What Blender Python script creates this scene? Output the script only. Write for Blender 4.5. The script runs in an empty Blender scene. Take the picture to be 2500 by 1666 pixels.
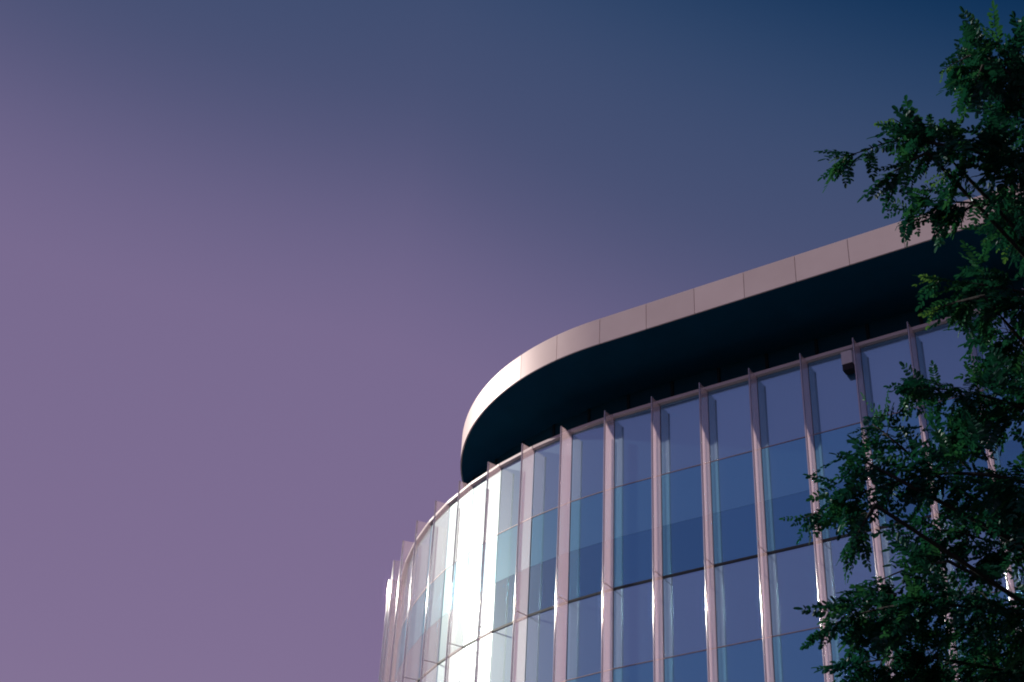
import bpy, bmesh, math, random
from mathutils import Vector, Matrix

random.seed(11)
scene = bpy.context.scene
COL = scene.collection

# ------------------------------------------------------------------ camera
S = 1.15                                    # width of one facade bay in metres
EYE = 1.6
CAM = Vector((20.12867 * S, -21.61731 * S, EYE))
RIGHT = Vector((0.84471865, 0.53334289, 0.04467399))
UP = Vector((0.27540782, -0.50472780, 0.81816892))
FWD = Vector((-0.45891278, 0.67881898, 0.57323978))
FPX = 3683.9986                             # focal length in pixels of a 2500 px wide frame
cam_data = bpy.data.cameras.new('camera')
cam_data.sensor_width = 36.0
cam_data.lens = FPX / 2500.0 * 36.0
cam_data.clip_start = 0.1
cam_data.clip_end = 6000.0
cam = bpy.data.objects.new('camera', cam_data)
COL.objects.link(cam)
cam.matrix_world = Matrix(((RIGHT.x, UP.x, -FWD.x, CAM.x), (RIGHT.y, UP.y, -FWD.y, CAM.y),
                           (RIGHT.z, UP.z, -FWD.z, CAM.z), (0, 0, 0, 1)))
scene.camera = cam

# ------------------------------------------------------------------ sky, sun, exposure
SUN_EL = math.radians(25.2)
SUN_AZ = math.radians(-99.5)                # from +Y, clockwise seen from above
SUN_DIR = Vector((math.sin(SUN_AZ) * math.cos(SUN_EL), math.cos(SUN_AZ) * math.cos(SUN_EL), math.sin(SUN_EL)))


def lin(c):
    return tuple(((v / 255) / 12.92 if v / 255 <= 0.04045 else ((v / 255 + 0.055) / 1.055) ** 2.4) for v in c)


world = bpy.data.worlds.new('World')
scene.world = world
world.use_nodes = True
wn = world.node_tree
bg = wn.nodes['Background']
sky = wn.nodes.new('ShaderNodeTexSky')
sky.sky_type = 'NISHITA'
sky.sun_disc = False
sky.sun_elevation = SUN_EL
sky.sun_rotation = SUN_AZ
bw = wn.nodes.new('ShaderNodeRGBToBW')
wn.links.new(sky.outputs[0], bw.inputs[0])


def wmath(op, a, b=None, clamp=False):
    n = wn.nodes.new('ShaderNodeMath')
    n.operation = op
    n.use_clamp = clamp
    for i, v in enumerate((a, b)):
        if v is None:
            continue
        if isinstance(v, (int, float)):
            n.inputs[i].default_value = v
        else:
            wn.links.new(v, n.inputs[i])
    return n.outputs[0]


tc = wn.nodes.new('ShaderNodeTexCoord')
sep = wn.nodes.new('ShaderNodeSeparateXYZ')
wn.links.new(tc.outputs['Generated'], sep.inputs[0])
lg = wmath('LOGARITHM', wmath('MAXIMUM', bw.outputs[0], 0.05), math.e)
zz = wmath('MAXIMUM', sep.outputs[2], 0.0)
glow = wmath('SUBTRACT', lg, 0.6)
sd = wn.nodes.new('ShaderNodeVectorMath')
sd.operation = 'DOT_PRODUCT'
wn.links.new(tc.outputs['Generated'], sd.inputs[0])
sd.inputs[1].default_value = SUN_DIR
dim = wmath('MULTIPLY', wmath('MINIMUM', wmath('SUBTRACT', sd.outputs['Value'], 0.62), 0.0), 0.35)          # the side of the sky away from the sun
lift = wmath('MULTIPLY', wmath('MAXIMUM', glow, 0.0), 0.04)         # the side towards it
fac = wmath('ADD', wmath('SUBTRACT', 1.0, zz), wmath('ADD', dim, lift), True)
ramp = wn.nodes.new('ShaderNodeValToRGB')
stops = [(0.0, (0, 18, 46)), (0.10, (0, 30, 66)), (0.17, (2, 47, 86)), (0.22, (46, 70, 106)), (0.27, (66, 79, 114)), (0.32, (74, 82, 117)),
         (0.38, (106, 99, 136)), (0.44, (121, 107, 144)), (0.66, (127, 110, 147)), (0.85, (143, 127, 157)), (1.0, (172, 158, 174))]
ramp.color_ramp.interpolation = 'B_SPLINE'
els = ramp.color_ramp.elements
while len(els) < len(stops):
    els.new(0.5)
for e, (t, c) in zip(els, stops):
    e.position = t
    e.color = lin(c) + (1,)
wn.links.new(fac, ramp.inputs[0])
sc_n = wn.nodes.new('ShaderNodeVectorMath')
sc_n.operation = 'SCALE'
sc_n.inputs['Scale'].default_value = 10.0
wn.links.new(ramp.outputs[0], sc_n.inputs[0])
wn.links.new(sc_n.outputs[0], bg.inputs[0])
bg.inputs[1].default_value = 0.1

sun_data = bpy.data.lights.new('sun', 'SUN')
sun_data.energy = 4.0
sun_data.angle = math.radians(0.53)
sun_data.color = (1.0, 0.90, 0.80)
sun = bpy.data.objects.new('sun', sun_data)
COL.objects.link(sun)
sun.rotation_euler = SUN_DIR.to_track_quat('Z', 'Y').to_euler()
sun.location = (-40, -30, 60)

scene.view_settings.view_transform = 'Standard'
scene.view_settings.look = 'None'
scene.view_settings.exposure = 0.0
scene.view_settings.gamma = 1.0
scene.view_settings.use_curve_mapping = False
scene.cycles.use_denoising = True
scene.cycles.filter_width = 1.9
scene.cycles.max_bounces = 10
scene.cycles.transparent_max_bounces = 16
scene.cycles.sample_clamp_indirect = 30.0
scene.cycles.blur_glossy = 0.0


# ------------------------------------------------------------------ materials
class NT:
    def __init__(self, name):
        self.m = bpy.data.materials.new(name)
        self.m.use_nodes = True
        self.t = self.m.node_tree
        self.t.nodes.clear()
        self.out = self.t.nodes.new('ShaderNodeOutputMaterial')

    def n(self, kind, **kw):
        nd = self.t.nodes.new('ShaderNode' + kind)
        for k, v in kw.items():
            key = k.replace('_', ' ')
            sock = nd.inputs.get(key) or nd.inputs.get(key.title())
            if sock is not None:
                if isinstance(v, bpy.types.NodeSocket):
                    self.t.links.new(v, sock)
                else:
                    sock.default_value = v if not (isinstance(v, tuple) and len(v) == 3 and sock.type == 'RGBA') else v + (1,)
            else:
                setattr(nd, k, v)
        return nd

    def mix(self, fac, a, b):
        nd = self.t.nodes.new('ShaderNodeMixShader')
        if isinstance(fac, (int, float)):
            nd.inputs[0].default_value = fac
        else:
            self.t.links.new(fac, nd.inputs[0])
        self.t.links.new(a.outputs[0], nd.inputs[1])
        self.t.links.new(b.outputs[0], nd.inputs[2])
        return nd

    def noise(self, scale, detail=3.0, stretch=None, rough=0.55):
        co = self.n('TexCoord')
        vec = co.outputs['Object']
        geo = self.n('NewGeometry')
        vec = geo.outputs['Position']
        if stretch:
            mp = self.n('Mapping')
            mp.inputs['Scale'].default_value = stretch
            self.t.links.new(vec, mp.inputs[0])
            vec = mp.outputs[0]
        nz = self.n('TexNoise', Scale=scale, Detail=detail, Roughness=rough)
        self.t.links.new(vec, nz.inputs['Vector'])
        return nz.outputs['Fac']

    def ramp2(self, fac, c0, c1, p0=0.3, p1=0.7):
        r = self.n('ValToRGB')
        r.color_ramp.elements[0].position = p0
        r.color_ramp.elements[1].position = p1
        r.color_ramp.elements[0].color = tuple(c0) + (1,)
        r.color_ramp.elements[1].color = tuple(c1) + (1,)
        self.t.links.new(fac, r.inputs[0])
        return r.outputs[0]

    def bump(self, h, strength=0.2, dist=0.01):
        b = self.n('Bump', Strength=strength, Distance=dist)
        self.t.links.new(h, b.inputs['Height'])
        return b.outputs[0]

    def done(self, sh):
        self.t.links.new(sh.outputs[0], self.out.inputs[0])
        return self.m


def mat_principled(name, c0, c1, rough=0.5, metal=0.0, scale=4.0, bump=0.0, stretch=None, spec=0.5, tone=0.0):
    k = NT(name)
    nz = k.noise(scale, 4.0, stretch)
    col = k.ramp2(nz, c0, c1)
    p = k.n('BsdfPrincipled', Roughness=rough, Metallic=metal)
    p.inputs['Specular IOR Level'].default_value = spec
    k.t.links.new(col, p.inputs['Base Color'])
    if tone:
        oi = k.n('ObjectInfo')
        mr = k.n('MapRange')
        mr.inputs['To Min'].default_value = 1 - tone
        mr.inputs['To Max'].default_value = 1.0
        k.t.links.new(oi.outputs['Random'], mr.inputs['Value'])
        vm = k.n('VectorMath', operation='SCALE')
        k.t.links.new(col, vm.inputs[0])
        k.t.links.new(mr.outputs[0], vm.inputs['Scale'])
        k.t.links.new(vm.outputs[0], p.inputs['Base Color'])
    if bump:
        k.t.links.new(k.bump(nz, bump, 0.02), p.inputs['Normal'])
    return k.done(p)


def mat_vision():
    k = NT('vision_glass')
    wob = k.bump(k.noise(1.1, 1.0), 0.05, 0.012)
    lw = k.n('LayerWeight', Blend=0.25)
    ma = k.n('Math', operation='MULTIPLY_ADD')
    k.t.links.new(lw.outputs['Fresnel'], ma.inputs[0])
    ma.inputs[1].default_value = 0.5
    oi = k.n('ObjectInfo')
    mr = k.n('MapRange')
    mr.inputs['To Min'].default_value = 0.56 - 0.06
    mr.inputs['To Max'].default_value = 0.56 + 0.03
    k.t.links.new(oi.outputs['Random'], mr.inputs['Value'])
    k.t.links.new(mr.outputs[0], ma.inputs[2])
    ma.use_clamp = True
    g = k.n('BsdfGlossy', Roughness=0.05, Normal=wob)
    fw = k.n('LayerWeight', Blend=0.5)
    k.t.links.new(k.ramp2(fw.outputs['Facing'], (0.16, 0.58, 0.90), (0.82, 0.90, 0.98), 0.24, 0.58), g.inputs['Color'])
    g2 = k.n('BsdfGlossy', Color=(0.72, 0.95, 0.93), Roughness=0.36)
    g3 = k.n('BsdfGlossy', Color=(0.85, 1.0, 0.97), Roughness=0.20)
    gg = k.mix(0.12, g, k.mix(0.35, g2, g3))
    t = k.n('BsdfTransparent', Color=(0.25, 0.65, 0.90))
    d = k.n('BsdfDiffuse', Color=(0.001, 0.12, 0.32))
    return k.done(k.mix(ma.outputs[0], k.mix(0.62, t, d), gg))


def mat_spandrel():
    k = NT('spandrel_glass')
    wob = k.bump(k.noise(1.1, 1.0), 0.05, 0.012)
    lw = k.n('LayerWeight', Blend=0.25)
    ma = k.n('Math', operation='MULTIPLY_ADD')
    k.t.links.new(lw.outputs['Fresnel'], ma.inputs[0])
    ma.inputs[1].default_value = 0.5
    oi = k.n('ObjectInfo')
    mr = k.n('MapRange')
    mr.inputs['To Min'].default_value = 0.64 - 0.06
    mr.inputs['To Max'].default_value = 0.64 + 0.03
    k.t.links.new(oi.outputs['Random'], mr.inputs['Value'])
    k.t.links.new(mr.outputs[0], ma.inputs[2])
    ma.use_clamp = True
    g = k.n('BsdfGlossy', Roughness=0.05, Normal=wob)
    fw = k.n('LayerWeight', Blend=0.5)
    k.t.links.new(k.ramp2(fw.outputs['Facing'], (0.40, 0.76, 0.99), (0.82, 0.90, 0.98), 0.24, 0.58), g.inputs['Color'])
    g2 = k.n('BsdfGlossy', Color=(0.80, 0.97, 0.94), Roughness=0.38)
    g3 = k.n('BsdfGlossy', Color=(0.85, 1.0, 0.97), Roughness=0.20)
    gg = k.mix(0.17, g, k.mix(0.35, g2, g3))
    d = k.n('BsdfDiffuse', Color=(0.012, 0.18, 0.42))
    return k.done(k.mix(ma.outputs[0], d, gg))


def mat_frit():
    k = NT('fritted_band')
    g = k.n('BsdfGlossy', Color=(0.20, 0.66, 0.96), Roughness=0.06)
    g2 = k.n('BsdfGlossy', Color=(0.75, 0.95, 0.94), Roughness=0.36)
    d = k.n('BsdfDiffuse', Color=(0.02, 0.16, 0.34))
    return k.done(k.mix(0.66, d, k.mix(0.14, g, g2)))


def mat_fin(tau=0.34):
    """fritted laminated glass: what passes straight through falls off with the path length in the sheet"""
    k = NT('fritted_fin_glass')
    geo = k.n('NewGeometry')
    dot = k.n('VectorMath', operation='DOT_PRODUCT')
    k.t.links.new(geo.outputs['Incoming'], dot.inputs[0])
    k.t.links.new(geo.outputs['Normal'], dot.inputs[1])

    def ma(op, a, b=None):
        n = k.n('Math', operation=op)
        for i, v in enumerate((a, b)):
            if v is None:
                continue
            if isinstance(v, (int, float)):
                n.inputs[i].default_value = v
            else:
                k.t.links.new(v, n.inputs[i])
        return n.outputs[0]
    c = ma('MAXIMUM', ma('ABSOLUTE', dot.outputs['Value']), 0.08)
    through = ma('EXPONENT', ma('DIVIDE', -tau / 2, c))
    tr = k.n('BsdfTransparent', Color=(0.97, 0.99, 0.98))
    tl = k.n('BsdfTranslucent', Color=(0.74, 0.55, 0.60))
    di = k.n('BsdfDiffuse', Color=(0.76, 0.62, 0.65))
    gl = k.n('BsdfGlossy', Color=(1, 1, 1), Roughness=0.06)
    a = k.mix(0.06, tl, di)
    b = k.mix(through, a, tr)
    fr = ma('ADD', ma('MULTIPLY', ma('POWER', ma('SUBTRACT', 1.0, c), 5.0), 0.95), 0.045)   # Schlick
    return k.done(k.mix(fr, b, gl))


def mat_edge():
    k = NT('polished_edge')
    d = k.n('BsdfDiffuse', Color=(0.66, 0.56, 0.59))
    g = k.n('BsdfGlossy', Color=(0.98, 0.97, 0.95), Roughness=0.05)
    tr = k.n('BsdfTransparent', Color=(0.96, 0.97, 0.97))
    tl = k.n('BsdfTranslucent', Color=(0.82, 0.66, 0.70))
    body = k.mix(0.45, k.mix(0.5, d, tl), tr)
    return k.done(k.mix(0.40, body, g))


def mat_leaf(name='locust_leaf', c0=(0.003, 0.050, 0.038), c1=(0.011, 0.092, 0.054), t0=(0.005, 0.075, 0.042), t1=(0.020, 0.13, 0.050)):
    k = NT(name)
    nz = k.noise(2.3, 3.0)
    col = k.ramp2(nz, c0, c1, 0.3, 0.75)
    d = k.n('BsdfDiffuse')
    k.t.links.new(col, d.inputs['Color'])
    t = k.n('BsdfTranslucent')
    col2 = k.ramp2(nz, t0, t1, 0.3, 0.75)
    k.t.links.new(col2, t.inputs['Color'])
    g = k.n('BsdfGlossy', Color=(0.8, 0.9, 1.0), Roughness=0.35)
    return k.done(k.mix(0.022, k.mix(0.30, d, t), g))


M_VISION = mat_vision()
M_SPAN = mat_spandrel()
M_FIN = mat_fin()
M_FRIT = mat_frit()
M_EDGE = mat_edge()
M_LEAF = mat_leaf()
M_LEAF_DEEP = mat_leaf('deep_leaf', (0.002, 0.036, 0.030), (0.007, 0.062, 0.042), (0.004, 0.05, 0.034), (0.012, 0.085, 0.04))
M_LEAF_PALE = mat_leaf('pale_leaf', (0.010, 0.085, 0.040), (0.030, 0.15, 0.055), (0.015, 0.13, 0.045), (0.05, 0.20, 0.055))
M_LIT_TIP = mat_leaf('lit_tip_leaf', (0.05, 0.16, 0.05), (0.11, 0.24, 0.06), (0.09, 0.28, 0.05), (0.18, 0.36, 0.07))  # paler green, sunlight painted into the leaves at upper branch tips
M_FASCIA = mat_principled('fascia_metal', (0.84, 0.68, 0.66), (0.90, 0.74, 0.72), 0.40, 0.15, 1.3, 0.02, None, 0.5, 0.09)
M_RAIL = mat_principled('rail_metal', (0.74, 0.64, 0.66), (0.80, 0.70, 0.72), 0.4, 0.0, 3.0)
M_BAR = mat_principled('bar_metal', (0.34, 0.29, 0.31), (0.42, 0.36, 0.37), 0.45, 0.4, 3.0)
M_DARK = mat_principled('dark_frame', (0.012, 0.018, 0.028), (0.022, 0.030, 0.042), 0.5, 0.2, 3.0)
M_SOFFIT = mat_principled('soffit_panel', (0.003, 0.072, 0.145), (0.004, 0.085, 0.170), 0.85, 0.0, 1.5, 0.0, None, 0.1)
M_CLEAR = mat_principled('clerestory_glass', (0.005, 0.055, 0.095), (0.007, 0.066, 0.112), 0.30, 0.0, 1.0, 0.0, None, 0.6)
M_CORE = mat_principled('interior_wall', (0.05, 0.07, 0.10), (0.07, 0.09, 0.12), 0.8, 0.0, 0.6)
M_SLAB = mat_principled('slab_concrete', (0.20, 0.20, 0.21), (0.27, 0.27, 0.28), 0.8, 0.0, 2.0)
M_BARK = mat_principled('bark', (0.008, 0.009, 0.010), (0.022, 0.020, 0.019), 0.9, 0.0, 14.0, 0.9, (1, 1, 0.25))
M_GROUND = mat_principled('ground', (0.040, 0.042, 0.045), (0.060, 0.060, 0.062), 0.9, 0.0, 0.7, 0.2)
M_PAVE = mat_principled('paving', (0.10, 0.10, 0.10), (0.15, 0.145, 0.14), 0.85, 0.0, 1.5, 0.2)
M_BOXPALE = mat_principled('pale_housing', (0.84, 0.80, 0.84), (0.88, 0.84, 0.88), 0.5, 0.0, 5.0)
M_BLACK = mat_principled('black_plastic', (0.006, 0.006, 0.008), (0.012, 0.012, 0.015), 0.6, 0.0, 5.0)


# ------------------------------------------------------------------ mesh helpers
def mesh_from(bm, name, mat, smooth=False):
    me = bpy.data.meshes.new(name)
    bm.normal_update()
    bm.to_mesh(me)
    bm.free()
    me.materials.append(mat)
    if smooth:
        for p in me.polygons:
            p.use_smooth = True
    return me


def link(name, me, parent=None, loc=(0, 0, 0), rz=0.0):
    o = bpy.data.objects.new(name, me)
    COL.objects.link(o)
    o.location = loc
    o.rotation_euler = (0, 0, rz)
    if parent is not None:
        o.parent = parent
    return o


def add_box(bm, x0, x1, y0, y1, z0, z1, mtx=None):
    vs = [bm.verts.new((x, y, z)) for z in (z0, z1) for x, y in ((x0, y0), (x1, y0), (x1, y1), (x0, y1))]
    for f in ((3, 2, 1, 0), (4, 5, 6, 7), (0, 1, 5, 4), (1, 2, 6, 5), (2, 3, 7, 6), (3, 0, 4, 7)):
        bm.faces.new([vs[i] for i in f])
    if mtx is not None:
        bmesh.ops.transform(bm, matrix=mtx, verts=vs)
    return vs


def box_mesh(name, mat, x0, x1, y0, y1, z0, z1, bevel=0.0):
    bm = bmesh.new()
    add_box(bm, x0, x1, y0, y1, z0, z1)
    if bevel:
        bmesh.ops.bevel(bm, geom=list(bm.edges), offset=bevel, segments=1, affect='EDGES')
    return mesh_from(bm, name, mat)


def add_prism(bm, outline, z0, z1):
    lo = [bm.verts.new((x, y, z0)) for x, y in outline]
    hi = [bm.verts.new((x, y, z1)) for x, y in outline]
    n = len(outline)
    bm.faces.new(list(reversed(lo)))
    bm.faces.new(hi)
    sides = []
    for i in range(n):
        j = (i + 1) % n
        sides.append(bm.faces.new((lo[i], lo[j], hi[j], hi[i])))
    return sides


def empty(name, loc, label, cat, group=None):
    o = bpy.data.objects.new(name, None)
    COL.objects.link(o)
    o.location = loc
    o['label'] = label
    o['category'] = cat
    if group:
        o['group'] = group
    o.empty_display_size = 0.5
    return o


# ------------------------------------------------------------------ ground
def sheet(name, pts, z, mat, kind='structure'):
    bm = bmesh.new()
    bm.faces.new([bm.verts.new((x, y, z)) for x, y in pts])
    o = link(name, mesh_from(bm, name, mat))
    o['kind'] = kind
    return o


sheet('ground', [(-2500, -2500), (2500, -2500), (2500, 2500), (-2500, 2500)], 0.0, M_GROUND)

# ------------------------------------------------------------------ plan curves (metres)
GS0, GR = 8.5057 * S, 10.7715 * S           # glass line: straight for s >= GS0, then an arc
CS0, CR, CY = 8.3384 * S, 5.8325 * S, -1.3157 * S   # canopy edge


def plan(s, s0, r, y0, off=0.0):
    """point at arc length s, outward angle; off > 0 is inward"""
    if s >= s0:
        return s, y0 + off, 0.0
    a = (s0 - s) / r
    return s0 - (r - off) * math.sin(a), y0 + r - (r - off) * math.cos(a), -a


def glass(s, off=0.0):
    return plan(s, GS0, GR, 0.0, off)


ZTOP = EYE + 15.5753 * S
STOREY = 3.6048 * S
SPAN = 1.5217 * S
BLIND = 2.585 * S
FIN_D = 0.3686 * S
BAY0, BAY1 = -8, 23
RAIL_H = 0.105
ZC0 = EYE + 16.4201 * S                     # canopy underside
ZC1 = ZC0 + 0.5713 * S

bld = empty('office_building', (10 * S, 5, 0),
            'curved glass office building with pale vertical glass fins under a wide flat canopy', 'building')
INV = Matrix.Translation((-10 * S, -5, 0))


def part(name, me, loc=(0, 0, 0), rz=0.0, parent=None, kind=None):
    o = link(name, me, parent or bld, loc, rz)
    if parent is None:
        o.location = INV @ Vector(loc)
    if kind:
        o['kind'] = kind
    return o


# one bay's pieces, local frame: x along the facade, -y outward, z = 0 at the facade top
W = S
h = W / 2
me_rail = box_mesh('top_rail', M_RAIL, -h + .002, h - .002, -0.10, 0.06, 0.005, 0.085, 0.006)
me_span = box_mesh('spandrel_pane', M_SPAN, -h + .012, h - .012, -0.012, 0.012, -SPAN + .012, -0.002)
me_span2 = box_mesh('spandrel_pane', M_SPAN, -h + .012, h - .012, -0.012, 0.012, -SPAN + .012, -0.028)
me_vis = box_mesh('vision_pane', M_VISION, -h + .012, h - .012, -0.012, 0.012, -STOREY + .028, -SPAN - .012)
me_sbar = box_mesh('spandrel_bar', M_BAR, -h + .004, h - .004, -0.022, 0.03, -SPAN - .010, -SPAN + .010)
me_tran = box_mesh('transom', M_DARK, -h + .004, h - .004, -0.03, 0.05, -STOREY - .026, -STOREY + .026)
me_mull = box_mesh('mullion', M_DARK, -0.035, 0.035, 0.018, 0.16, -STOREY + .001, 0.003)
me_frit = box_mesh('fritted_band', M_FRIT, -h + .014, h - .014, -0.0145, -0.0122, -BLIND, -SPAN - .014)
me_brk = box_mesh('bracket', M_EDGE, -0.013, 0.013, -FIN_D + .004, -0.032, -STOREY - .006, -STOREY + .006)


def fin_mesh(z0, z1):
    bm = bmesh.new()
    add_box(bm, -.010, .010, -FIN_D + .030, -.034, z0, z1)
    return mesh_from(bm, 'fin', M_FIN)


def edge_mesh(z0, z1):
    """polished round nosing along the fin's outer edge, a little thicker than the sheet"""
    bm = bmesh.new()
    r = 0.021
    n = 20
    ring_ = [(r * math.sin(2 * math.pi * i / n), -FIN_D + r - .006 - r * math.cos(2 * math.pi * i / n)) for i in range(n)]
    lo = [bm.verts.new((x, y, z0)) for x, y in ring_]
    hi = [bm.verts.new((x, y, z1)) for x, y in ring_]
    for i in range(n):
        j = (i + 1) % n
        bm.faces.new((lo[i], lo[j], hi[j], hi[i])).smooth = True
    bm.faces.new([bm.verts.new(v.co) for v in reversed(lo)])
    bm.faces.new([bm.verts.new(v.co) for v in hi])
    return mesh_from(bm, 'fin_edge', M_EDGE)


me_fin0 = fin_mesh(-STOREY + .008, 0.0)
me_fin1 = fin_mesh(-STOREY + .008, -.008)
me_edge0 = edge_mesh(-STOREY + .008, 0.0)
me_edge1 = edge_mesh(-STOREY + .008, -.008)


def bay_frame(i):
    a, b = glass(i * S), glass((i + 1) * S)
    return (a[0] + b[0]) / 2, (a[1] + b[1]) / 2, math.atan2(b[1] - a[1], b[0] - a[0])


rnd = random.Random(5)
for i in range(BAY0, BAY1):
    x, y, rz = bay_frame(i)
    part('top_rail', me_rail, (x, y, ZTOP), rz)
    for row in range(2):
        z = ZTOP - row * STOREY
        j = rnd.uniform(-0.006, 0.006)            # panes never sit perfectly in line
        part('spandrel_pane', me_span if row == 0 else me_span2, (x, y, z), rz + j)
        j = rnd.uniform(-0.006, 0.006)
        part('vision_pane', me_vis, (x, y, z), rz + j)
        part('spandrel_bar', me_sbar, (x, y, z), rz)
        part('transom', me_tran, (x, y, z), rz)
        part('fritted_band', me_frit, (x, y, z), rz + j)
for i in range(BAY0, BAY1 + 1):
    x, y, a = glass(i * S)
    for row in range(2):
        z = ZTOP - row * STOREY
        fo_ = part('fin', me_fin0 if row == 0 else me_fin1, (x, y, z), a)
        link('fin_edge', me_edge0 if row == 0 else me_edge1, fo_)
        part('mullion', me_mull, (x, y, z), a)
        part('bracket', me_brk, (x, y, z), a)


def ring(s_a, s_b, off_a, off_b, step=0.5):
    """closed outline between two offsets of the glass line"""
    n = int((s_b - s_a) / step)
    ss = [s_a + (s_b - s_a) * k / n for k in range(n + 1)]
    return [glass(s, off_a)[:2] for s in ss] + [glass(s, off_b)[:2] for s in reversed(ss)]


def ring_part(name, mat, s_a, s_b, off_a, off_b, z0, z1):
    bm = bmesh.new()
    n = int((s_b - s_a) / (S / 2))
    ss = [s_a + (s_b - s_a) * k / n for k in range(n + 1)]
    q = []
    for s in ss:
        p, t = glass(s, off_a), glass(s, off_b)
        q.append([bm.verts.new((c[0], c[1], z)) for c in (p, t) for z in (z0, z1)])
    for a, b in zip(q, q[1:]):
        bm.faces.new((a[0], b[0], b[1], a[1]))
        bm.faces.new((b[2], a[2], a[3], b[3]))
        bm.faces.new((a[1], b[1], b[3], a[3]))
        bm.faces.new((b[0], a[0], a[2], b[2]))
    bm.faces.new((q[0][0], q[0][1], q[0][3], q[0][2]))
    bm.faces.new((q[-1][1], q[-1][0], q[-1][2], q[-1][3]))
    bmesh.ops.recalc_face_normals(bm, faces=bm.faces)
    return part(name, mesh_from(bm, name, mat))


SA, SB = BAY0 * S, BAY1 * S
ring_part('interior_wall', M_CORE, SA, SB, 3.4, 3.7, 0.0, ZTOP - 0.5)
for k in range(1, 5):
    zc = ZTOP - k * STOREY
    ring_part('floor_slab', M_SLAB, SA, SB, 0.20, 3.4, zc - 0.20, zc + 0.16)
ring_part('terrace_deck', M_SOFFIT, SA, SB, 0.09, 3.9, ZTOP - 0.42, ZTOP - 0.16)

# lower storeys, under the picture's edge: panes and fins carried down to the ground
bm = bmesh.new()
bm2 = bmesh.new()
for i in range(BAY0, BAY1):
    x, y, rz = bay_frame(i)
    m = Matrix.Translation((x, y, 0)) @ Matrix.Rotation(rz, 4, 'Z')
    for row in range(2, 5):
        zt = ZTOP - row * STOREY
        zb = max(zt - STOREY, 0.05)
        add_box(bm, -h + .012, h - .012, -.012, .012, zt - SPAN + .012, zt - .028, m)
        add_box(bm, -h + .012, h - .012, -.012, .012, zb + .028, zt - SPAN - .012, m)
    fx, fy_, fa = glass(i * S)
    m = Matrix.Translation((fx, fy_, 0)) @ Matrix.Rotation(fa, 4, 'Z')
    for row in range(2, 4):
        zt = ZTOP - row * STOREY
        add_box(bm2, -.016, .016, -FIN_D, -.034, zt - STOREY + .014, zt - .014, m)
part('lower_panes', mesh_from(bm, 'lower_panes', M_SPAN), kind='stuff')
part('lower_fins', mesh_from(bm2, 'lower_fins', M_FIN), kind='stuff')

# set-back upper wall under the canopy
CO = 0.52 * S
me_cler = box_mesh('clerestory_pane', M_CLEAR, -h * .955 + .012, h * .955 - .012, -0.012, 0.012, 0.0, ZC0 - ZTOP + 0.155)
me_cmul = box_mesh('clerestory_mullion', M_DARK, -.03, .03, -.035, .05, 0.0, ZC0 - ZTOP + 0.155)
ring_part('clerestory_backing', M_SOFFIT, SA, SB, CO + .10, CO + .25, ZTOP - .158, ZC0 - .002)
for i in range(-4, BAY1 - 1):
    a, b = glass(i * S, CO), glass((i + 1) * S, CO)
    part('clerestory_pane', me_cler, ((a[0] + b[0]) / 2, (a[1] + b[1]) / 2, ZTOP - .158), math.atan2(b[1] - a[1], b[0] - a[0]))
    part('clerestory_mullion', me_cmul, (a[0], a[1], ZTOP - .158), a[2])

# ------------------------------------------------------------------ canopy
def cano(s, off=0.0):
    return plan(s, CS0, CR, CY, off)


S_END = CS0 - CR * math.pi / 2              # where the edge has turned to run back
XR = BAY1 * S + 0.6
outline = [(XR, 15.0), (cano(S_END)[0], 15.0)]
n = 60
for k in range(n + 1):
    s = S_END + (CS0 - S_END) * k / n
    outline.append(cano(s, 0.03)[:2])
outline.append((XR, CY + 0.03))
bm = bmesh.new()
add_prism(bm, [(x + (0.03 if k == 1 else 0), y) for k, (x, y) in enumerate(outline)], ZC0, ZC1 - .01)
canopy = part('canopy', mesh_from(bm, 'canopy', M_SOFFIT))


def fascia_mesh(s_a, s_b):
    bm = bmesh.new()
    gap = 0.006
    s_a, s_b = s_a + gap, s_b - gap
    nn = 1 if s_a >= CS0 else 10
    ss = [s_a + (s_b - s_a) * k / nn for k in range(nn + 1)]
    q = []
    for s in ss:
        p, t = cano(s, -0.004), cano(s, 0.028)
        q.append([bm.verts.new((p[0], p[1], ZC0 - 0.012)), bm.verts.new((p[0], p[1], ZC1)),
                  bm.verts.new((t[0], t[1], ZC0 - 0.012)), bm.verts.new((t[0], t[1], ZC1))])
    fr = [[bm.verts.new(v.co) for v in c[:2]] for c in q]       # own vertices, so only the face is smooth
    for a, b in zip(fr, fr[1:]):
        f = bm.faces.new((a[0], b[0], b[1], a[1]))
        f.smooth = True
    for a, b in zip(q, q[1:]):
        bm.faces.new((b[2], a[2], a[3], b[3]))
        bm.faces.new((a[1], b[1], b[3], a[3]))
        bm.faces.new((b[0], a[0], a[2], b[2]))
    bm.faces.new((q[0][0], q[0][1], q[0][3], q[0][2]))
    bm.faces.new((q[-1][1], q[-1][0], q[-1][2], q[-1][3]))
    return bm


FPH = 5.4052 * S
j = -8
while FPH + j * S < XR - S:
    s_a = FPH + j * S
    if s_a > S_END - 0.2:
        bm = fascia_mesh(max(s_a, S_END), s_a + S)
        o = part('fascia_panel', mesh_from(bm, 'fascia_panel', M_FASCIA), parent=canopy)
        o.location = (0, 0, 0)
        o.rotation_euler = (0, 0, 0)
    j += 1
# meshes above are in world coordinates, so bring the canopy back to the world frame
canopy.location = INV @ Vector((0, 0, 0))

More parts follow.
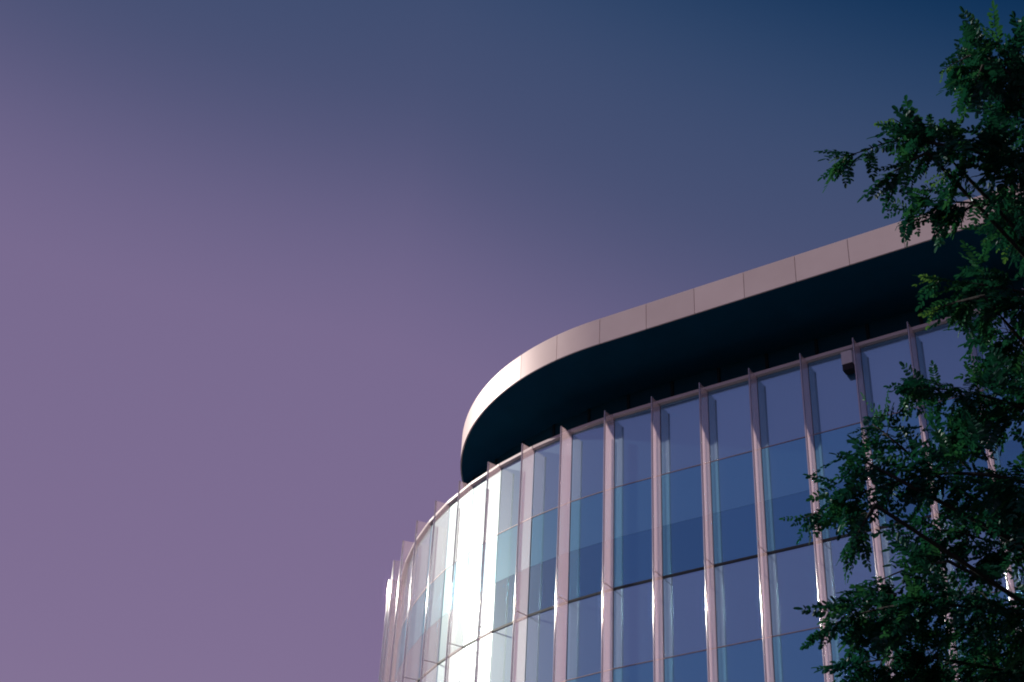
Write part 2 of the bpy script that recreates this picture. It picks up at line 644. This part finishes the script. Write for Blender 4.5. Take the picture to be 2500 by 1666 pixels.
# ------------------------------------------------------------------ small fixture under the rail
fx = empty('fixture_box', (14.72, -0.02, ZTOP - 0.46),
           'small pale box with black underside hanging below the top rail between two fins', 'box')
bm = bmesh.new()
add_box(bm, -.115, .115, -.21, .0, .03, .335)
bmesh.ops.bevel(bm, geom=list(bm.edges), offset=.006, segments=1, affect='EDGES')
link('housing', mesh_from(bm, 'housing', M_BOXPALE), fx)
bm = bmesh.new()
add_box(bm, -.108, .108, -.205, -.012, -.115, .0285)
link('underside', mesh_from(bm, 'underside', M_BLACK), fx)
bm = bmesh.new()
add_box(bm, -.02, .02, -.075, -.035, .336, .464)
link('hanger', mesh_from(bm, 'hanger', M_BAR), fx)

# ------------------------------------------------------------------ tree
TREE_DIST = 9.6
K = 2500.0 / 2353.0


def at(xd, yd, dist):
    v = RIGHT * ((xd * K - 1250) / FPX) + UP * ((833 - yd * K) / FPX) + FWD
    return CAM + v.normalized() * dist


def leaf_mesh(seed, length, pairs, mat=None):
    """pinnate leaf along +x, leaflets spread in the xy plane, drooping to -z"""
    rg = random.Random(seed)
    bm = bmesh.new()
    curve = rg.uniform(0.10, 0.35)
    side = rg.uniform(-0.18, 0.18)

    def spine(t):
        x = length * t
        return Vector((x * (1 - 0.08 * t), side * length * t * t, -curve * length * t * t))
    prev = None
    rw = 0.0014
    for kx in range(6):
        t = kx / 5
        c = spine(t)
        w = rw * (1 - 0.6 * t)
        cur = [bm.verts.new(c + Vector((0, -w, 0))), bm.verts.new(c + Vector((0, w, 0))), bm.verts.new(c + Vector((0, 0, -1.6 * w)))]
        if prev:
            for a in range(3):
                b = (a + 1) % 3
                bm.faces.new((prev[a], prev[b], cur[b], cur[a]))
        prev = cur

    def leaflet(base, direction, ln, wd, tilt):
        d = direction.normalized()
        across = d.cross(Vector((0, 0, 1))).normalized()
        nrm = across.cross(d).normalized()
        across = (across * math.cos(tilt) + nrm * math.sin(tilt)).normalized()
        nrm = across.cross(d).normalized()
        mid = [base, base + d * ln * 0.5 - nrm * ln * 0.03, base + d * ln - nrm * ln * 0.10]
        pr = [(0.17, 0.66), (0.5, 1.0), (0.88, 0.74)]
        le = [bm.verts.new(base + d * ln * a + across * wd * b * .5 + nrm * wd * 0.13 - nrm * ln * .10 * a * a) for a, b in pr]
        ri = [bm.verts.new(base + d * ln * a - across * wd * b * .5 + nrm * wd * 0.13 - nrm * ln * .10 * a * a) for a, b in pr]
        c = [bm.verts.new(m_) for m_ in mid]
        bm.faces.new((c[0], c[1], le[1], le[0]))
        bm.faces.new((c[1], c[2], le[2], le[1]))
        bm.faces.new((c[0], ri[0], ri[1], c[1]))
        bm.faces.new((c[1], ri[1], ri[2], c[2]))
    for kx in range(pairs):
        t = 0.16 + 0.80 * kx / (pairs - 1)
        c = spine(t)
        size = 1.0 - 0.35 * abs(t - 0.45) * 1.6
        for sg in (-1, 1):
            if rg.random() < 0.03:
                continue
            ln = 0.048 * size * rg.uniform(.85, 1.12) * (length / 0.2)
            ang = math.radians(rg.uniform(52, 76))
            d = Vector((math.cos(ang), sg * math.sin(ang), rg.uniform(-.38, .12)))
            leaflet(c + Vector((0.002 * rg.uniform(-1, 1), 0, 0)), d, ln, ln * rg.uniform(.50, .62), rg.uniform(-.45, .45))
    leaflet(spine(1.0), Vector((1, side, -curve)), 0.048 * (length / 0.2), 0.024, 0.0)
    return mesh_from(bm, 'leaf', mat or M_LEAF)


SIZES = [(0.17, 6), (0.19, 7), (0.21, 7), (0.23, 8), (0.25, 8), (0.20, 7), (0.22, 8), (0.15, 5)]
TONES = (M_LEAF_DEEP, M_LEAF, M_LEAF, M_LEAF_PALE)
VARIANTS = [leaf_mesh(100 + k, SIZES[k % 8][0], SIZES[k % 8][1], TONES[(k + k // 8) % 4]) for k in range(24)]
N_PLAIN = len(VARIANTS)
VARIANTS += [leaf_mesh(300 + k, ln, 5, M_LIT_TIP) for k, ln in enumerate((0.12, 0.14, 0.16))]  # short tip leaves, their sunlit look put into the colour

# strokes: [(x, y, spread), ...] in the frame the tree was laid out in, then depth offset and leaf density
STROKES = [
    ([(2480, 330, 80), (2350, 200, 75), (2260, 125, 55), (2205, 140, 30), (2172, 158, 16)], 0.0, 1.0),
    ([(2420, 190, 60), (2320, 125, 36), (2268, 95, 16)], 0.3, 0.9),
    ([(2520, 190, 50), (2420, 160, 36), (2340, 135, 22)], 0.5, 0.8),
    ([(2260, 150, 40), (2235, 205, 22)], -0.2, 0.8),
    ([(2480, 260, 60), (2370, 250, 60), (2310, 235, 35)], 0.2, 1.1),
    ([(2520, 480, 110), (2330, 380, 85), (2180, 335, 50), (2060, 325, 44), (1975, 350, 26), (1922, 366, 12)], -0.5, 1.05),
    ([(2150, 330, 36), (2085, 292, 28), (2055, 275, 16)], -0.4, 0.9),
    ([(2130, 350, 36), (2070, 385, 26), (2040, 400, 14)], -0.6, 0.8),
    ([(2240, 380, 46), (2170, 400, 30)], -0.3, 0.8),
    ([(2320, 330, 55), (2270, 320, 40)], 0.1, 0.9),
    ([(2500, 600, 90), (2330, 490, 70), (2210, 465, 40), (2110, 478, 24), (2090, 490, 14)], 0.2, 1.05),
    ([(2240, 470, 40), (2190, 500, 24)], 0.0, 0.8),
    ([(2500, 560, 90), (2370, 540, 65), (2300, 540, 40)], 0.6, 1.1),
    ([(2500, 720, 80), (2340, 670, 60), (2220, 650, 42), (2150, 645, 26)], -0.3, 1.0),
    ([(2260, 680, 46), (2180, 700, 28), (2150, 715, 14)], -0.5, 0.9),
    ([(2500, 870, 90), (2360, 770, 65), (2280, 770, 44)], 0.4, 1.1),
    ([(2380, 840, 70), (2290, 845, 40)], 0.2, 1.0),
    ([(2520, 1000, 110), (2330, 930, 85), (2210, 900, 50), (2130, 893, 28), (2092, 892, 12)], -0.2, 1.05),
    ([(2300, 960, 70), (2200, 965, 45)], 0.3, 0.9),
    ([(2520, 1170, 120), (2320, 1100, 90), (2150, 1090, 64), (2020, 1120, 50), (1920, 1160, 30), (1850, 1190, 12)], -0.7, 1.05),
    ([(2130, 1080, 56), (2050, 1010, 40), (2005, 975, 18)], -0.4, 0.95),
    ([(2060, 1100, 44), (1985, 1060, 28), (1955, 1050, 14)], -0.8, 0.9),
    ([(2010, 1160, 36), (1970, 1230, 20), (1950, 1270, 10)], -0.9, 0.75),
    ([(2230, 1080, 80), (2160, 1010, 50)], 0.2, 0.9),
    ([(2520, 1310, 130), (2330, 1260, 100), (2180, 1220, 70), (2080, 1230, 44)], 0.3, 1.0),
    ([(2180, 1290, 60), (2080, 1310, 46), (2010, 1340, 24)], 0.0, 0.85),
    ([(2520, 1440, 130), (2300, 1400, 100), (2100, 1390, 76), (1980, 1410, 44), (1905, 1440, 22), (1882, 1455, 12)], -0.6, 1.1),
    ([(2060, 1370, 50), (1970, 1360, 26)], -0.3, 0.85),
    ([(2520, 1580, 130), (2300, 1540, 110), (2120, 1510, 80), (2000, 1520, 44), (1945, 1535, 20)], -0.2, 1.1),
    ([(2520, 1680, 130), (2300, 1650, 120), (2120, 1620, 90), (1990, 1600, 46)], 0.2, 1.1),
    ([(2400, 1150, 100), (2330, 1180, 80)], 0.9, 1.0),
    ([(2400, 1480, 110), (2260, 1470, 90)], 0.9, 1.1),
    # the rest of the crown, beyond the picture's right edge
    ([(2950, 430, 190), (2780, 330, 170), (2650, 350, 110)], 0.5, 0.95),
    ([(2920, 560, 170), (2900, 330, 170), (2890, 240, 110)], 0.8, 1.0),
    ([(3000, 480, 190), (3120, 380, 150), (3230, 400, 80)], 0.9, 0.9),
    ([(2950, 700, 200), (2640, 560, 160)], 0.5, 0.95),
    ([(2950, 950, 210), (2640, 830, 170)], 0.2, 0.95),
    ([(2950, 1250, 210), (2640, 1150, 170)], 0.4, 0.95),
    ([(2900, 1560, 200), (2640, 1480, 170)], 0.1, 0.9),
    ([(2920, 850, 180), (3180, 650, 180), (3360, 620, 90)], 0.9, 0.9),
    ([(2920, 1250, 180), (3180, 1050, 180), (3380, 1040, 90)], 0.7, 0.9),
    ([(2920, 1500, 180), (3180, 1400, 180), (3360, 1420, 90)], 0.8, 0.9),
]

trunk_x, trunk_y = at(2900, 1560, 10.4).x, at(2900, 1560, 10.4).y
tree = empty('locust_tree', (trunk_x, trunk_y, 0.0),
             'dark green locust tree with feathery compound leaves reaching in from the right', 'tree')
T0 = Vector((trunk_x, trunk_y, 0))


def tube(bm, pts, radii, seg=7):
    prev = None
    for k, (p, r) in enumerate(zip(pts, radii)):
        d = (pts[min(k + 1, len(pts) - 1)] - pts[max(k - 1, 0)]).normalized()
        a = d.orthogonal().normalized()
        b = d.cross(a)
        cur = [bm.verts.new(p + (a * math.cos(2 * math.pi * q / seg) + b * math.sin(2 * math.pi * q / seg)) * r) for q in range(seg)]
        if prev:
            # match the ring start to avoid twisting
            best = min(range(seg), key=lambda o: (cur[o].co - prev[0].co).length)
            cur = cur[best:] + cur[:best]
            for q in range(seg):
                f = bm.faces.new((prev[q], prev[(q + 1) % seg], cur[(q + 1) % seg], cur[q]))
                f.smooth = True
        prev = cur
    bm.faces.new(prev)


def smooth_path(pts, per=4):
    out = []
    for k in range(len(pts) - 1):
        p0, p1, p2, p3 = pts[max(k - 1, 0)], pts[k], pts[k + 1], pts[min(k + 2, len(pts) - 1)]
        for q in range(per):
            t = q / per
            out.append(0.5 * ((2 * p1) + (p2 - p0) * t + (2 * p0 - 5 * p1 + 4 * p2 - p3) * t * t + (3 * p1 - p0 - 3 * p2 + p3) * t ** 3))
    out.append(pts[-1].copy())
    return out


# trunk
rt = random.Random(3)
tp = [Vector((trunk_x, trunk_y, -0.05)), Vector((trunk_x + .05, trunk_y, 1.4)), Vector((trunk_x - .04, trunk_y + .05, 3.2)),
      Vector((trunk_x + .08, trunk_y + .1, 5.4)), Vector((trunk_x + .02, trunk_y + .05, 7.4)), Vector((trunk_x + .12, trunk_y + .1, 8.6)),
      Vector((trunk_x + .05, trunk_y, 9.5))]
tpath = smooth_path(tp, 4)
bm = bmesh.new()
tube(bm, [p - T0 for p in tpath], [0.21 * (1 - 0.88 * k / (len(tpath) - 1)) + (0.06 if k == 0 else 0) for k in range(len(tpath))], 10)
link('trunk', mesh_from(bm, 'trunk', M_BARK, True), tree)


def trunk_at(z):
    return min(tpath, key=lambda p: abs(p.z - z))


leaves = []        # (matrix, variant, apparent size)
rl = random.Random(21)
me_foliage = bmesh.new()
for pts, dep, dens in STROKES:
    w_pts = [at(x, y, TREE_DIST + dep + 0.10 * math.sin(x * 0.02 + y * 0.013)) for x, y, _ in pts]
    spr = [r * (TREE_DIST + dep) / (FPX / K) for _, _, r in pts]
    path = smooth_path(w_pts, 6)
    rad = []
    for k in range(len(pts) - 1):
        for q in range(6):
            rad.append(spr[k] + (spr[k + 1] - spr[k]) * q / 6)
    rad.append(spr[-1])
    # limb back to the trunk for the long strokes
    bm = bmesh.new()
    base = path[0]
    if len(pts) > 2 or pts[0][0] > 2550:
        tz = trunk_at(max(base.z - rt.uniform(0.9, 1.6), 2.6))
        mid = tz.lerp(base, 0.5) + Vector((0, rt.uniform(-.15, .15), rt.uniform(.05, .3)))
        full = smooth_path([tz, mid, base], 4)[:-1] + path
    else:
        full = path
    m0 = 0.016 if full is not path else 0.010
    tube(bm, [p - T0 for p in full], [m0 * (1 - k / (len(full) - 1)) ** 1.2 + 0.0022 for k in range(len(full))], 6)
    # twigs
    total = sum((path[k + 1] - path[k]).length for k in range(len(path) - 1))
    area = sum((path[k + 1] - path[k]).length * (rad[k] + rad[k + 1]) for k in range(len(path) - 1))
    count = int(area * (290 if 460 < pts[-1][1] < 880 else 370) * dens) + 6
    n_tw = max(3, count // 5)
    cum = []
    acc = 0
    for k in range(len(path) - 1):
        acc += (path[k + 1] - path[k]).length * (rad[k] + rad[k + 1])
        cum.append(acc)
    for tw in range(n_tw):
        if tw == 0:
            k, u_ = len(path) - 2, 1.0
        else:
            u = rl.random() * acc
            k = next(q for q, c in enumerate(cum) if c >= u)
            u_ = rl.random()
        p = path[k].lerp(path[k + 1], u_)
        r = rad[k] + (rad[k + 1] - rad[k]) * u_
        along = (path[k + 1] - path[k]).normalized()
        rv = Vector((rl.gauss(0, 1), rl.gauss(0, 1), rl.gauss(0, 1)))
        rv = (rv - along * rv.dot(along)).normalized()
        off = r * (rl.random() ** 0.6)
        end = p + rv * off * 0.85 + along * off * 0.5
        if tw == 0:
            end = p.copy()
        elif off > 0.03:
            s_ = p + (end - p) * 0.5 + Vector((0, 0, .15 * off))
            tube(bm, [p - T0, s_ - T0, end - T0], [0.0035, 0.0026, 0.0012], 4)
        tdir = (end - p).normalized() if (end - p).length > 1e-4 else along
        nl = 5
        for q in range(nl):
            b = p.lerp(end, 0.35 + 0.65 * (q + 1) / nl) if tw else p - along * 0.03 * q
            rv2 = Vector((rl.gauss(0, 1), rl.gauss(0, 1), rl.gauss(0, 1))).normalized()
            d = (tdir * 0.55 + along * 0.45 + rv2 * 0.75 + Vector((0, 0, -0.35))).normalized()
            # leaf planes lean towards horizontal
            upv = (Vector((0, 0, 1)) + Vector((rl.gauss(0, .45), rl.gauss(0, .45), 0))).normalized()
            ay = upv.cross(d)
            if ay.length < 0.05:
                ay = Vector((1, 0, 0)).cross(d)
            ay.normalize()
            az_ = d.cross(ay)
            sc_ = rl.uniform(0.72, 1.08) * (0.85 if r < 0.06 else 1.0)
            mt = Matrix(((d.x * sc_, ay.x * sc_, az_.x * sc_, b.x - T0.x), (d.y * sc_, ay.y * sc_, az_.y * sc_, b.y - T0.y),
                         (d.z * sc_, ay.z * sc_, az_.z * sc_, b.z - T0.z), (0, 0, 0, 1)))
            rel = b - CAM
            zc = rel.dot(FWD)
            px = 1250 + FPX * rel.dot(RIGHT) / zc
            py = 833 - FPX * rel.dot(UP) / zc
            inside = px < 2470 and 0 < py < 1640
            edge = px if inside else 9999 + px
            leaves.append((edge + 160 * (rel.length - TREE_DIST), mt, (N_PLAIN + q % 3) if (tw == 0 and q < 3 and pts[-1][1] < 720) else rl.randrange(N_PLAIN)))
    link('branch', mesh_from(bm, 'branch', M_BARK), tree)

leaves.sort(key=lambda t: t[0])
for _, mt, v in leaves[:300]:
    o = bpy.data.objects.new('leaf', VARIANTS[v])
    COL.objects.link(o)
    o.parent = tree
    o.matrix_local = mt
# every further leaf in one part
src = []
for me in VARIANTS:
    src.append(([v.co.copy() for v in me.vertices], [tuple(p.vertices) for p in me.polygons]))
vv, ff = [], []
mi = []
LEAF_MATS = [M_LEAF, M_LEAF_DEEP, M_LEAF_PALE, M_LIT_TIP]
for _, mt, v in leaves[300:]:
    o_ = len(vv)
    mi.extend([LEAF_MATS.index(VARIANTS[v].materials[0])] * len(src[v][1]))
    vv.extend((mt @ c)[:] for c in src[v][0])
    ff.extend(tuple(i + o_ for i in f) for f in src[v][1])
me = bpy.data.meshes.new('foliage')
me.from_pydata(vv, [], ff)
for m_ in LEAF_MATS:
    me.materials.append(m_)
me.polygons.foreach_set('material_index', mi)
fo = link('foliage', me, tree)
fo['kind'] = 'stuff'
print('leaves', len(leaves), 'faces', len(ff))
